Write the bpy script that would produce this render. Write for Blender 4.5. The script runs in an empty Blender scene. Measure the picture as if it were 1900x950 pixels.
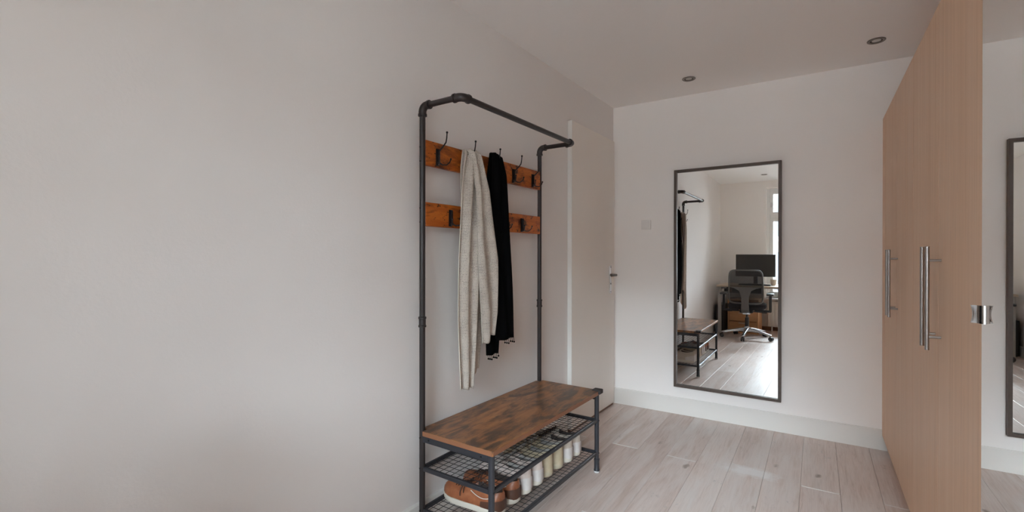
import bpy, bmesh, math, random
from mathutils import Vector, Matrix
random.seed(7)
S = bpy.context.scene
COL = S.collection
PI = math.pi

# ---------------------------------------------------------------- measured room
D, L, TH = 3.704, 1.391, -0.02916      # back wall y, left corner x, skew of the left wall
R, H, WT = 0.3414, 2.396, 2.041        # wardrobe front plane x, ceiling, wardrobe top
YW = -1.25                             # window wall y
XR = 0.96                              # right wall x
EYE = 1.2

# ---------------------------------------------------------------- camera
cam = bpy.data.cameras.new('camera'); camo = bpy.data.objects.new('camera', cam); COL.objects.link(camo)
yaw, pitch, roll, fpx = 0.57488, -0.00207, 0.00118, 879.65
fw = Vector((-math.sin(yaw) * math.cos(pitch), math.cos(yaw) * math.cos(pitch), math.sin(pitch)))
rt0 = Vector((math.cos(yaw), math.sin(yaw), 0)); up0 = rt0.cross(fw)
rt = rt0 * math.cos(roll) + up0 * math.sin(roll); up = up0 * math.cos(roll) - rt0 * math.sin(roll)
m = Matrix((rt, up, -fw)).transposed().to_4x4(); m.translation = Vector((0, 0, EYE)); camo.matrix_world = m
cam.sensor_width = 36; cam.lens = fpx / 1900 * 36; cam.shift_x = 4.93 / 1900; cam.clip_start = .02; cam.clip_end = 200
S.camera = camo

# ---------------------------------------------------------------- sky and exposure
SUN_E = 3.6
w = bpy.data.worlds.new('overcast_sky'); S.world = w; w.use_nodes = True
bg = w.node_tree.nodes['Background']; bg.inputs[0].default_value = (0.85, 0.92, 1.0, 1); bg.inputs[1].default_value = 5.2
pl = bpy.data.lights.new('window_portal', 'AREA'); pl.shape = 'RECTANGLE'; pl.size = 1.75; pl.size_y = 1.85; pl.cycles.is_portal = True
plo = bpy.data.objects.new('window_portal', pl); COL.objects.link(plo); plo.location = (-0.025, YW - .34, 1.40); plo.rotation_euler = (PI / 2, 0, 0)
sun = bpy.data.lights.new('sun', 'SUN'); sun.energy = SUN_E; sun.color = (.80, .90, 1.0); sun.angle = math.radians(33)      # hazy sun through thin cloud
suno = bpy.data.objects.new('sun', sun); COL.objects.link(suno)
el, az = math.radians(29), math.radians(11); sd = Vector((-math.sin(az) * math.cos(el), math.cos(az) * math.cos(el), -math.sin(el))); suno.rotation_euler = sd.to_track_quat('-Z', 'Y').to_euler()
S.view_settings.view_transform = 'Standard'; S.view_settings.look = 'None'; S.view_settings.gamma = 1; S.view_settings.use_curve_mapping = False
S.view_settings.exposure = 1.92
cy = S.cycles
cy.use_denoising = True; cy.max_bounces = 24; cy.diffuse_bounces = 14; cy.glossy_bounces = 8; cy.transmission_bounces = 8; cy.transparent_max_bounces = 24
cy.sample_clamp_indirect = 6; cy.caustics_reflective = False; cy.caustics_refractive = False

# ---------------------------------------------------------------- materials
MATS = {}
def nmat(name, col=(.8, .8, .8), rough=.5, metal=0.0, spec=.5, coat=0.0):
    mt = bpy.data.materials.new(name); mt.use_nodes = True
    b = mt.node_tree.nodes['Principled BSDF']
    b.inputs['Base Color'].default_value = (*col, 1); b.inputs['Roughness'].default_value = rough
    b.inputs['Metallic'].default_value = metal; b.inputs['Specular IOR Level'].default_value = spec
    b.inputs['Coat Weight'].default_value = coat; b.inputs['Coat Roughness'].default_value = .15
    MATS[name] = mt
    return mt, mt.node_tree, b
def N(nt, t, **kw):
    n = nt.nodes.new(t)
    for k, v in kw.items():
        if k.startswith('i_'):
            key = k[2:]; key = int(key) if key.isdigit() else key.replace('_', ' ')
            n.inputs[key].default_value = v
        else: setattr(n, k, v)
    return n
def coords(nt, scale=(1, 1, 1), kind='Object', rot=(0, 0, 0)):
    tc = N(nt, 'ShaderNodeTexCoord'); mp = N(nt, 'ShaderNodeMapping'); mp.inputs['Scale'].default_value = scale; mp.inputs['Rotation'].default_value = rot
    nt.links.new(tc.outputs[kind], mp.inputs['Vector']); return mp.outputs['Vector']
def noise(nt, vec, scale=5, detail=4, rough=.5, dist=0.0):
    n = N(nt, 'ShaderNodeTexNoise'); n.inputs['Scale'].default_value = scale; n.inputs['Detail'].default_value = detail
    n.inputs['Roughness'].default_value = rough; n.inputs['Distortion'].default_value = dist
    nt.links.new(vec, n.inputs['Vector']); return n.outputs['Fac']
def ramp(nt, fac, stops):
    r = N(nt, 'ShaderNodeValToRGB'); e = r.color_ramp.elements
    while len(e) < len(stops): e.new(.5)
    for i, (p, c) in enumerate(stops): e[i].position = p; e[i].color = (*c, 1) if len(c) == 3 else c
    nt.links.new(fac, r.inputs['Fac']); return r.outputs['Color']
def mix(nt, fac, a, b, mode='MIX'):
    x = N(nt, 'ShaderNodeMix', data_type='RGBA', blend_type=mode)
    for sock, v in ((x.inputs[0], fac), (x.inputs[6], a), (x.inputs[7], b)):
        if isinstance(v, (int, float)): sock.default_value = v
        elif isinstance(v, tuple): sock.default_value = (*v, 1) if len(v) == 3 else v
        else: nt.links.new(v, sock)
    return x.outputs[2]
def bump(nt, b, hgt, strength=.2, dist=.01):
    n = N(nt, 'ShaderNodeBump'); n.inputs['Strength'].default_value = strength; n.inputs['Distance'].default_value = dist
    nt.links.new(hgt, n.inputs['Height']); nt.links.new(n.outputs['Normal'], b.inputs['Normal'])
def math_(nt, op, a, b=0.0, clamp=False):
    n = N(nt, 'ShaderNodeMath', operation=op, use_clamp=clamp)
    for i, v in enumerate((a, b)):
        if isinstance(v, (int, float)): n.inputs[i].default_value = v
        else: nt.links.new(v, n.inputs[i])
    return n.outputs[0]

def plaster(name, c0, c1):
    mt, nt, b = nmat(name, c0, .82, spec=.3)
    v = coords(nt)
    nt.links.new(mix(nt, noise(nt, v, 1.3, 3), c0, c1), b.inputs['Base Color'])
    bump(nt, b, noise(nt, v, 90, 5, .6), .12, .004)
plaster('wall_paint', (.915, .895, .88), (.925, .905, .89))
plaster('wall_paint_dimmed', (.815, .79, .775), (.83, .805, .79))  # left wall's copy of the wall paint, darkened to offset the strong window light
plaster('ceiling_paint', (.925, .91, .90), (.935, .92, .91))
mt, nt, b = nmat('white_gloss', (.80, .79, .76), .38)
mt, nt, b = nmat('door_cream', (.86, .81, .75), .34)
nt.links.new(mix(nt, noise(nt, coords(nt, (3, 3, .6)), 3, 3), (.85, .80, .74), (.87, .825, .77)), b.inputs['Base Color'])

def plank_material():
    mt, nt, b = nmat('whitewashed_plank', (.5, .45, .42), .42, spec=.45)
    tc = N(nt, 'ShaderNodeTexCoord'); oi = N(nt, 'ShaderNodeObjectInfo'); rnd = oi.outputs['Random']
    off = N(nt, 'ShaderNodeVectorMath', operation='SCALE'); off.inputs[0].default_value = (13.7, 37.1, 5.3); nt.links.new(rnd, off.inputs['Scale'])
    add = N(nt, 'ShaderNodeVectorMath', operation='ADD'); nt.links.new(tc.outputs['Object'], add.inputs[0]); nt.links.new(off.outputs[0], add.inputs[1])
    def mapped(sc):
        mp = N(nt, 'ShaderNodeMapping'); mp.inputs['Scale'].default_value = sc; nt.links.new(add.outputs[0], mp.inputs['Vector']); return mp.outputs['Vector']
    grain = noise(nt, mapped((55, 3.0, 1)), 1.6, 8, .68, .9)
    cloud = noise(nt, mapped((5, 1.0, 1)), 1.3, 4, .55, .8)
    base = ramp(nt, grain, [(.22, (.50, .41, .37)), (.48, (.66, .575, .535)), (.80, (.76, .685, .65))])
    tone = ramp(nt, rnd, [(0, (.84, .78, .75)), (.35, (1.02, .985, .97)), (.65, (.93, .89, .87)), (1, (1.10, 1.09, 1.08))])
    c = mix(nt, 1.0, base, tone, 'MULTIPLY')
    c = mix(nt, ramp(nt, cloud, [(.42, (0, 0, 0)), (.68, (.75, .75, .75))]), c, (.75, .71, .685))
    # warm streaks of bare wood
    warm = ramp(nt, noise(nt, mapped((9, .9, 1)), 2.3, 3), [(.58, (0, 0, 0)), (.74, (.6, .6, .6))])
    c = mix(nt, warm, c, (.52, .40, .33))
    # knots
    vo = N(nt, 'ShaderNodeTexVoronoi'); vo.inputs['Scale'].default_value = 1.0; nt.links.new(mapped((5.2, 2.6, .01)), vo.inputs['Vector'])
    kn = noise(nt, mapped((30, 18, 1)), 1.5, 2)
    kd = math_(nt, 'ADD', vo.outputs['Distance'], math_(nt, 'MULTIPLY', math_(nt, 'SUBTRACT', kn, .5), .16))
    ring = ramp(nt, kd, [(.02, (1, 1, 1)), (.055, (.75, .75, .75)), (.10, (0, 0, 0))])
    pick = ramp(nt, noise(nt, mapped((2.1, 1.0, 1)), 1.1, 1), [(.40, (0, 0, 0)), (.46, (1, 1, 1))])
    kf = mix(nt, 1.0, ring, pick, 'MULTIPLY')
    c = mix(nt, kf, c, (.32, .255, .215))
    # grey scuffs
    sc = ramp(nt, noise(nt, mapped((22, 9, 1)), 1.2, 5, .7), [(.62, (0, 0, 0)), (.74, (.6, .6, .6))])
    c = mix(nt, sc, c, (.42, .39, .375))
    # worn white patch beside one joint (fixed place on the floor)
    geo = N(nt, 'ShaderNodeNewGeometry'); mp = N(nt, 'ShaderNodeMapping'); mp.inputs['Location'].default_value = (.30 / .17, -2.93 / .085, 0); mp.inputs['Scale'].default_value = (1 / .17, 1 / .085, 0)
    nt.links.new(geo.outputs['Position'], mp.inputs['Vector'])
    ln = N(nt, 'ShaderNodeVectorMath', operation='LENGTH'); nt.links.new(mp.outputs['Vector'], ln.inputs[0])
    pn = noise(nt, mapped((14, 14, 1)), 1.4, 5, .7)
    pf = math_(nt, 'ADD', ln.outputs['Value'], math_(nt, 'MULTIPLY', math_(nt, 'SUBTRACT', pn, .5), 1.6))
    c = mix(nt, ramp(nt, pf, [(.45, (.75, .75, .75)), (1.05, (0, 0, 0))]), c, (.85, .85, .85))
    nt.links.new(c, b.inputs['Base Color'])
    nt.links.new(ramp(nt, grain, [(.2, (.5, .5, .5)), (.8, (.34, .34, .34))]), b.inputs['Roughness'])
    bump(nt, b, grain, .12, .002)
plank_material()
nmat('floor_gap', (.34, .29, .265), .8)
nmat('joint_filler', (.78, .75, .73), .6)

def beech():
    mt, nt, b = nmat('beech_veneer', (.47, .31, .21), .45, spec=.25)
    v = coords(nt, (1, 95, .7)); v2 = coords(nt, (1, 9, .25)); v3 = coords(nt, (1, 260, 6))
    f = noise(nt, v, 1.2, 4, .6, .2); g = noise(nt, v2, 1.5, 3); k = noise(nt, v3, 1.0, 2)
    c = ramp(nt, f, [(.3, (.66, .43, .28)), (.5, (.745, .495, .33)), (.72, (.80, .55, .38))])
    c = mix(nt, ramp(nt, g, [(.35, (0, 0, 0)), (.7, (.5, .5, .5))]), c, (.78, .56, .41))
    c = mix(nt, ramp(nt, k, [(.58, (0, 0, 0)), (.72, (.5, .5, .5))]), c, (.54, .35, .23))
    nt.links.new(c, b.inputs['Base Color']); bump(nt, b, f, .05, .001)
beech()

def rustic(name, dark, mid, light, rough, lo, hi, kt):
    mt, nt, b = nmat(name, mid, rough, spec=.4)
    f = noise(nt, coords(nt, (40, 5.0, 40)), 1.0, 6, .65, .3)          # fine grain along the board
    g = noise(nt, coords(nt, (15, 4.6, 15)), 1.0, 5, .62, .9)          # smoky blotches
    g2 = noise(nt, coords(nt, (26, 11, 26)), 1.0, 4, .6, .5)           # small blotches
    k = noise(nt, coords(nt, (48, 26, 48)), 1.0, 3, .6)                # worm holes and knots
    c = ramp(nt, f, [(.26, mid), (.5, tuple((x + y) / 2 for x, y in zip(mid, light))), (.72, light)])
    bl = math_(nt, 'ADD', math_(nt, 'MULTIPLY', g, .68), math_(nt, 'MULTIPLY', g2, .32))
    c = mix(nt, ramp(nt, bl, [(lo, (.95, .95, .95)), (hi, (0, 0, 0))]), c, dark)
    c = mix(nt, ramp(nt, k, [(kt, (0, 0, 0)), (kt + .04, (.9, .9, .9))]), c, (.012, .008, .006))
    nt.links.new(c, b.inputs['Base Color']); nt.links.new(ramp(nt, f, [(.2, (rough + .08,) * 3), (.8, (rough,) * 3)]), b.inputs['Roughness'])
rustic('rustic_bench', (.070, .042, .029), (.225, .09, .034), (.42, .185, .066), .26, .42, .58, .71)
rustic('rustic_board', (.07, .018, .007), (.37, .082, .012), (.60, .165, .022), .38, .38, .50, .61)
nmat('rustic_edge', (.25, .105, .05), .45)

nmat('black_metal', (.026, .027, .033), .36, spec=.45)
nmat('dark_brown_metal', (.028, .023, .023), .36, spec=.42)
nmat('hook_black', (.010, .010, .012), .32, spec=.4)
nmat('wire_black', (.012, .012, .014), .5)
nmat('black_rubber', (.02, .02, .02), .7)
nmat('foam_guard', (.035, .028, .028), .75)
nmat('clear_pad', (.55, .55, .55), .35)
mt, nt, b = nmat('brushed_steel', (.40, .37, .355), .36, metal=1.0)
bump(nt, b, noise(nt, coords(nt, (2, 2, 300)), 3, 2), .05, .0005)
nmat('chrome', (.78, .80, .82), .08, metal=1.0)
nmat('mirror_glass', (.96, .97, .965), .0, metal=1.0)
mt, nt, b = nmat('mirror_frame_wood', (.060, .048, .042), .5)
nt.links.new(mix(nt, noise(nt, coords(nt, (40, 40, 40)), 2, 4), (.070, .050, .041), (.105, .078, .064)), b.inputs['Base Color'])
nmat('white_plastic', (.82, .81, .80), .35)
nmat('lever_dark', (.05, .04, .035), .35)
nmat('downlight_ring', (.26, .24, .22), .32, metal=.8)
nmat('downlight_lens', (.62, .60, .57), .25)
nmat('downlight_recess', (.06, .05, .045), .6)
nmat('window_white', (.84, .85, .85), .35)
def pane_glass():
    mt = bpy.data.materials.new('window_glass'); mt.use_nodes = True; nt = mt.node_tree; nt.nodes.clear(); MATS['window_glass'] = mt
    o = N(nt, 'ShaderNodeOutputMaterial'); t = N(nt, 'ShaderNodeBsdfTransparent'); g = N(nt, 'ShaderNodeBsdfGlossy'); g.inputs['Roughness'].default_value = .0
    t.inputs['Color'].default_value = (.95, .97, .965, 1)
    fr = N(nt, 'ShaderNodeFresnel'); fr.inputs['IOR'].default_value = 1.45; mx = N(nt, 'ShaderNodeMixShader')
    nt.links.new(fr.outputs[0], mx.inputs[0]); nt.links.new(t.outputs[0], mx.inputs[1]); nt.links.new(g.outputs[0], mx.inputs[2]); nt.links.new(mx.outputs[0], o.inputs['Surface'])
pane_glass()
def knit():
    mt, nt, b = nmat('cream_knit', (.56, .51, .45), .95, spec=.1)
    uv = N(nt, 'ShaderNodeUVMap'); sep = N(nt, 'ShaderNodeSeparateXYZ'); nt.links.new(uv.outputs[0], sep.inputs[0])
    k = 2 * PI / .0072
    sx = math_(nt, 'ABSOLUTE', math_(nt, 'SINE', math_(nt, 'MULTIPLY', sep.outputs[0], k / 2)))
    sy = math_(nt, 'ABSOLUTE', math_(nt, 'SINE', math_(nt, 'MULTIPLY', sep.outputs[1], k / 2)))
    cell = math_(nt, 'MULTIPLY', sx, sy)
    nz = noise(nt, uv.outputs[0], 170, 2); nz2 = noise(nt, uv.outputs[0], 14, 3)
    ho = math_(nt, 'ADD', cell, math_(nt, 'MULTIPLY', math_(nt, 'SUBTRACT', nz, .5), 1.5))
    ho = math_(nt, 'ADD', ho, math_(nt, 'MULTIPLY', math_(nt, 'SUBTRACT', nz2, .5), 1.1))
    c = ramp(nt, ho, [(.5, (.64, .585, .52)), (.85, (.50, .45, .395)), (1.0, (.12, .105, .10))])
    nt.links.new(c, b.inputs['Base Color']); bump(nt, b, cell, .5, .003)
knit()
mt, nt, b = nmat('black_wool', (.0035, .0035, .004), 1.0, spec=.05)
def leather(name, c0, c1, rough):
    mt, nt, b = nmat(name, c0, rough)
    v = coords(nt); f = noise(nt, v, 28, 5, .6)
    nt.links.new(mix(nt, ramp(nt, f, [(.35, (0, 0, 0)), (.7, (1, 1, 1))]), c0, c1), b.inputs['Base Color']); bump(nt, b, noise(nt, v, 220, 3), .1, .001)
leather('tan_leather', (.235, .072, .030), (.37, .135, .058), .38)
leather('dark_leather', (.075, .030, .018), (.11, .05, .03), .4)
leather('white_leather', (.62, .58, .56), (.70, .66, .64), .5)
leather('pinkish_leather', (.60, .50, .45), (.68, .60, .56), .55)
leather('cream_suede', (.50, .42, .29), (.58, .50, .36), .8)
leather('beige_canvas', (.52, .44, .37), (.60, .53, .46), .8)
nmat('offwhite_rubber', (.66, .62, .54), .5)
nmat('cream_rubber', (.52, .46, .34), .55)
nmat('shoe_lining', (.42, .40, .38), .9)
nmat('dark_lining', (.05, .035, .03), .9)
nmat('brown_lace', (.06, .032, .022), .8)
nmat('white_lace', (.62, .60, .57), .8)
nmat('white_piping', (.72, .68, .62), .6)
nmat('chair_black', (.022, .022, .024), .5)
nmat('chair_grey', (.11, .105, .10), .45)
nmat('chair_cushion', (.016, .015, .018), .95)
nmat('alu_polished', (.62, .64, .66), .22, metal=.9)
nmat('caster_grey', (.04, .04, .045), .4)
def netting():
    mt = bpy.data.materials.new('chair_netting'); mt.use_nodes = True; nt = mt.node_tree; MATS['chair_netting'] = mt
    b = nt.nodes['Principled BSDF']; b.inputs['Base Color'].default_value = (.025, .025, .025, 1); b.inputs['Roughness'].default_value = .8; b.inputs['Alpha'].default_value = .84
netting()
mt, nt, b = nmat('desk_oak', (.60, .50, .38), .4)
nt.links.new(mix(nt, noise(nt, coords(nt, (3, 40, 40)), 1.5, 4), (.56, .46, .34), (.66, .56, .44)), b.inputs['Base Color'])
nmat('desk_metal', (.40, .39, .37), .4, metal=.3)
nmat('screen_black', (.028, .024, .021), .38)
nmat('plastic_black', (.02, .02, .02), .45)
mt, nt, b = nmat('orange_pine', (.45, .21, .085), .45)
nt.links.new(mix(nt, noise(nt, coords(nt, (4, 40, 40)), 1.5, 4), (.50, .24, .10), (.66, .36, .17)), b.inputs['Base Color'])
nmat('radiator_white', (.74, .74, .72), .4)
nmat('brown_skirting', (.20, .10, .055), .5)
nmat('beige_ceramic', (.58, .50, .42), .4)
def facade():
    mt, nt, b = nmat('pale_facade', (.62, .56, .52), .9)
    br = N(nt, 'ShaderNodeTexBrick'); br.inputs['Scale'].default_value = 4.5; br.inputs['Color1'].default_value = (.72, .68, .65, 1); br.inputs['Color2'].default_value = (.68, .64, .61, 1); br.inputs['Mortar'].default_value = (.7, .67, .65, 1)
    nt.links.new(coords(nt, (1, 1, 1), rot=(PI / 2, 0, 0)), br.inputs['Vector']); nt.links.new(br.outputs['Color'], b.inputs['Base Color'])
facade()
nmat('street_grey', (.30, .29, .28), .9)
nmat('facade_glass', (.05, .06, .075), .1)
nmat('roof_tile', (.22, .10, .07), .8)

# ---------------------------------------------------------------- mesh helpers
class MB:
    def __init__(self): self.bm = bmesh.new()
    def box(self, x0, x1, y0, y1, z0, z1, bev=0.0, seg=2):
        t = bmesh.new(); bmesh.ops.create_cube(t, size=1)
        for v in t.verts: v.co = Vector(((x0 + x1) / 2 + v.co.x * (x1 - x0), (y0 + y1) / 2 + v.co.y * (y1 - y0), (z0 + z1) / 2 + v.co.z * (z1 - z0)))
        if bev > 0: bmesh.ops.bevel(t, geom=list(t.edges), offset=bev, segments=seg, profile=.6, affect='EDGES')
        self._join(t); return self
    def _join(self, t):
        me = bpy.data.meshes.new('tmp'); t.to_mesh(me); t.free(); self.bm.from_mesh(me); bpy.data.meshes.remove(me)
    def rings(self, rings, close_u=True, cap0=True, cap1=True):
        bm = self.bm; vr = [[bm.verts.new(p) for p in r] for r in rings]; n = len(rings[0])
        for a, b in zip(vr[:-1], vr[1:]):
            for i in range(n if close_u else n - 1):
                j = (i + 1) % n
                try: bm.faces.new((a[i], a[j], b[j], b[i]))
                except ValueError: pass
        if cap0: bm.faces.new(list(reversed(vr[0])))
        if cap1: bm.faces.new(vr[-1])
        return self
    def tube(self, pts, r, seg=10, caps=True):
        pts = [Vector(p) for p in pts]; rs = r if isinstance(r, (list, tuple)) else [r] * len(pts)
        rings = []; t0 = (pts[1] - pts[0]).normalized(); ref = Vector((0, 0, 1)) if abs(t0.z) < .9 else Vector((1, 0, 0))
        nrm = t0.cross(ref).normalized()
        for i, p in enumerate(pts):
            if i == 0: t = pts[1] - pts[0]
            elif i == len(pts) - 1: t = pts[-1] - pts[-2]
            else: t = (pts[i + 1] - p).normalized() + (p - pts[i - 1]).normalized()
            t.normalize(); nrm = (nrm - t * nrm.dot(t)).normalized(); bn = t.cross(nrm)
            rings.append([p + (nrm * math.cos(2 * PI * k / seg) + bn * math.sin(2 * PI * k / seg)) * rs[i] for k in range(seg)])
        return self.rings(rings, True, caps, caps)
    def ball(self, c, r, seg=10, sc=(1, 1, 1)):
        t = bmesh.new(); bmesh.ops.create_uvsphere(t, u_segments=seg, v_segments=max(6, seg // 2 + 2), radius=r)
        for v in t.verts: v.co = Vector((c[0] + v.co.x * sc[0], c[1] + v.co.y * sc[1], c[2] + v.co.z * sc[2]))
        self._join(t); return self
    def lathe(self, prof, c=(0, 0, 0), seg=24, axis='z'):
        rings = []
        for r, z in prof:
            rr = []
            for k in range(seg):
                a = 2 * PI * k / seg; x, y = max(r, 1e-5) * math.cos(a), max(r, 1e-5) * math.sin(a)
                p = {'z': (x, y, z), 'x': (z, x, y), 'y': (y, z, x)}[axis]; rr.append((c[0] + p[0], c[1] + p[1], c[2] + p[2]))
            rings.append(rr)
        return self.rings(rings)
    def prism(self, poly, z0, z1):
        return self.rings([[(x, y, z0) for x, y in poly], [(x, y, z1) for x, y in poly]])
    def build(self, name, mat, parent=None, loc=(0, 0, 0), rotz=0, smooth=True, ang=35, recalc=True):
        bm = self.bm
        if recalc: bmesh.ops.recalc_face_normals(bm, faces=list(bm.faces))
        me = bpy.data.meshes.new(name); bm.to_mesh(me); bm.free(); me.materials.append(MATS[mat])
        if smooth:
            me.polygons.foreach_set('use_smooth', [True] * len(me.polygons)); me.set_sharp_from_angle(angle=math.radians(ang))
        o = bpy.data.objects.new(name, me); COL.objects.link(o); o.location = loc; o.rotation_euler = (0, 0, rotz)
        if parent: o.parent = parent
        return o
def arc(c, u, v, r, a0, a1, n=6):
    c, u, v = Vector(c), Vector(u), Vector(v)
    return [c + u * (r * math.cos(a0 + (a1 - a0) * i / n)) + v * (r * math.sin(a0 + (a1 - a0) * i / n)) for i in range(n + 1)]
def tag(o, label, cat, group=None):
    o['label'] = label; o['category'] = cat
    if group: o['group'] = group
    return o
def empty(name, loc=(0, 0, 0), rotz=0):
    o = bpy.data.objects.new(name, None); COL.objects.link(o); o.location = loc; o.rotation_euler = (0, 0, rotz); o.empty_display_size = .1; return o
def struct(o): o['kind'] = 'structure'; return o
def copy_part(o, parent=None, loc=None):
    c = o.copy(); COL.objects.link(c)
    if parent: c.parent = parent
    if loc is not None: c.location = loc
    return c
def copy_tree(o, parent=None):
    c = o.copy(); COL.objects.link(c); c.parent = parent
    for ch in list(o.children): copy_tree(ch, c)
    return c

# ---------------------------------------------------------------- room shell
def wall_x(y): return -L + math.tan(TH) * (D - y)      # left wall plane
floor = struct(MB().box(-1.75, XR + .1, YW - .35, D + .1, -.06, -.022).build('floor', 'floor_gap'))
def clip_lo(x): return max(x, -1.60)
rowx = [.275 + .1715 * k for k in range(-11, 5)]
for k in range(len(rowx) - 1):
    kk = k - 11
    x0, x1 = rowx[k] + .0004, rowx[k + 1] - .0004
    if x0 > XR: continue
    x1 = min(x1, XR)
    if kk % 2 == 0: cuts = [YW, .82 + .22 * ((kk * 5) % 3 - 1), 2.90 if kk != -4 else 2.985, D]
    else: cuts = [YW, -.25 + .2 * ((kk * 7) % 3), 1.75 + .15 * ((kk * 3) % 4 - 1), D]
    for a, b_ in zip(cuts[:-1], cuts[1:]):
        ya = a + (.0012 if a > YW else 0); yb = b_ - (.0012 if b_ < D else 0)
        dz = random.uniform(-.0007, .0)
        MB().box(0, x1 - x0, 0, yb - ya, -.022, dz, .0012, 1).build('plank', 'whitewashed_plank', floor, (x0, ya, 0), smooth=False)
    for j in cuts[1:-1]:
        MB().box(x0 + .004, x1 - .004, j - .004, j + .004, -.02, .0004).build('joint_filler', 'joint_filler', floor, smooth=False)

n = Vector((math.cos(TH), math.sin(TH), 0)); along = Vector((-math.sin(TH), math.cos(TH), 0))   # out of left wall / towards back wall
LW = empty('wall_frame'); bpy.data.objects.remove(LW)
def lw(s, a, z=0): p = Vector((-L, D, 0)) - along * s + n * a; return (p.x, p.y, z)   # s: metres from the back corner
struct(MB().box(-.15, 0, -5.2, .1, 0, H).build('wall_left', 'wall_paint_dimmed', loc=lw(0, 0), rotz=TH, smooth=False))
struct(MB().box(-1.7, XR + .15, D, D + .15, 0, H).build('wall_back', 'wall_paint', smooth=False))
struct(MB().box(XR, XR + .15, YW - .3, D, 0, H).build('wall_right', 'wall_paint', smooth=False))
struct(MB().box(-1.75, XR + .15, YW - .35, D + .15, H, H + .12).build('ceiling', 'ceiling_paint', smooth=False))
WX0, WX1, WZ0, WZ1 = -.86, .82, .52, 2.28
wm = MB().box(-1.75, WX0, YW - .3, YW, 0, H).box(WX1, XR, YW - .3, YW, 0, H).box(WX0, WX1, YW - .3, YW, 0, WZ0).box(WX0, WX1, YW - .3, YW, WZ1, H)
struct(wm.build('wall_window', 'wall_paint', smooth=False))
# baseboards
def base_profile(mb, x0, x1, hgt, t):   # along x, front towards -y at y=0
    pts = [(0, 0), (-t, 0), (-t, hgt - .006), (-t + .004, hgt), (0, hgt)]
    mb.rings([[(x, y, z) for y, z in pts] for x in (x0, x1)]); return mb
struct(base_profile(MB(), 0, R + .05 + L, .125, .014).build('baseboard_back', 'white_gloss', loc=(-L - .01, D, .002), smooth=False))
o = struct(base_profile(MB(), 0, 4.15, .12, .013).build('baseboard_left', 'white_gloss', smooth=False))
o.location = lw(4.97, 0, .002); o.rotation_euler = (0, 0, TH + PI / 2)
o = struct(base_profile(MB(), 0, XR - .75 + .0, .12, .013).build('baseboard_right', 'white_gloss', smooth=False)); o.location = (XR, .55, .002); o.rotation_euler = (0, 0, -PI / 2); o.scale = (8.5, 1, 1)
struct(MB().box(-1.40, XR, YW, YW + .016, .002, .06, .003, 1).build('baseboard_window', 'brown_skirting'))

# ---------------------------------------------------------------- door in the left wall
def make_door():
    s0, s1 = .055, .795          # distance from the back corner
    d = empty('door_1', lw(s1, 0, .0), TH); d['kind'] = 'structure'
    w_ = s1 - s0
    MB().box(.0, .032, 0, w_, .022, 2.108, .0025, 2).build('door_leaf', 'door_cream', d)
    MB().box(.001, .022, .002, w_ - .002, .001, .020).build('gap_shade', 'brown_skirting', d, smooth=False)  # skirting-brown strip standing in for the shade in the gap under the door
    MB().box(.002, .034, -.0065, -.0002, .022, 2.108, .001, 1).build('edge_strip', 'white_gloss', d)
    for z in (.28, 1.78):
        hb = MB().lathe([(.007, z - .045), (.0085, z - .043), (.0085, z + .043), (.007, z + .045), (.003, z + .052), (0.0, z + .053)], (.036, -.012, 0), 12).build('hinge', 'white_gloss', d)
        MB().box(.03, .036, -.012, .004, z - .035, z + .035, .001, 1).build('hinge_leaf', 'white_gloss', hb)
    y = w_ - .085
    pl_ = MB().box(.032, .038, y - .017, y + .017, .90, 1.118, .004, 2).build('handle_plate', 'chrome', d)
    for z in (.912, 1.106): MB().lathe([(.004, .038), (.004, .0395), (0, .040)], (0, y, z), 10, 'x').build('screw', 'lever_dark', pl_)
    pts = [(.036, y, 1.045), (.075, y, 1.045)] + arc((.075, y - .012, 1.045), (0, 1, 0), (1, 0, 0), .012, 0, PI / 2, 4)[1:] + [(.087, y - .11, 1.043)]
    MB().tube(pts, [.009] * 6 + [.007], 10).build('lever', 'lever_dark', d)
    MB().lathe([(.006, .038), (.006, .0405), (0, .041)], (0, y, .975), 12, 'x').build('keyhole_cover', 'lever_dark', d)
make_door()

# light switch
sw = tag(empty('light_switch', (-1.121, D, 1.40)), 'square white light switch on the back wall beside the cream door', 'switch')
MB().box(-.038, .038, -.009, 0, 0, .076, .004, 2).build('plate', 'white_plastic', sw)
MB().box(-.027, .027, -.0135, -.008, .011, .065, .003, 2).build('rocker', 'white_plastic', sw)

# downlights
def downlight(x, y, label):
    d = tag(empty('recessed_downlight', (x, y, H)), label, 'downlight', 'recessed ceiling downlights')
    MB().lathe([(.043, -.0005), (.043, -.004), (.040, -.006), (.031, -.004), (.0285, -.0005)], seg=32).build('ring', 'downlight_ring', d)
    MB().lathe([(.0285, -.0015), (.0285, -.0035), (.021, -.002), (.021, -.0008)], seg=32).build('inner_ring', 'downlight_recess', d)
    MB().lathe([(.022, -.001), (.021, -.003), (.012, -.0055), (0, -.006)], seg=24).build('lens', 'downlight_lens', d)
downlight(.277, 3.323, 'round metal recessed downlight in the ceiling nearest the beech wardrobe')
downlight(-.728, 3.357, 'round metal recessed downlight in the ceiling above the wall mirror')
downlight(-.803, -.565, 'round recessed ceiling downlight over the desk, seen in the wall mirror')

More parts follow.
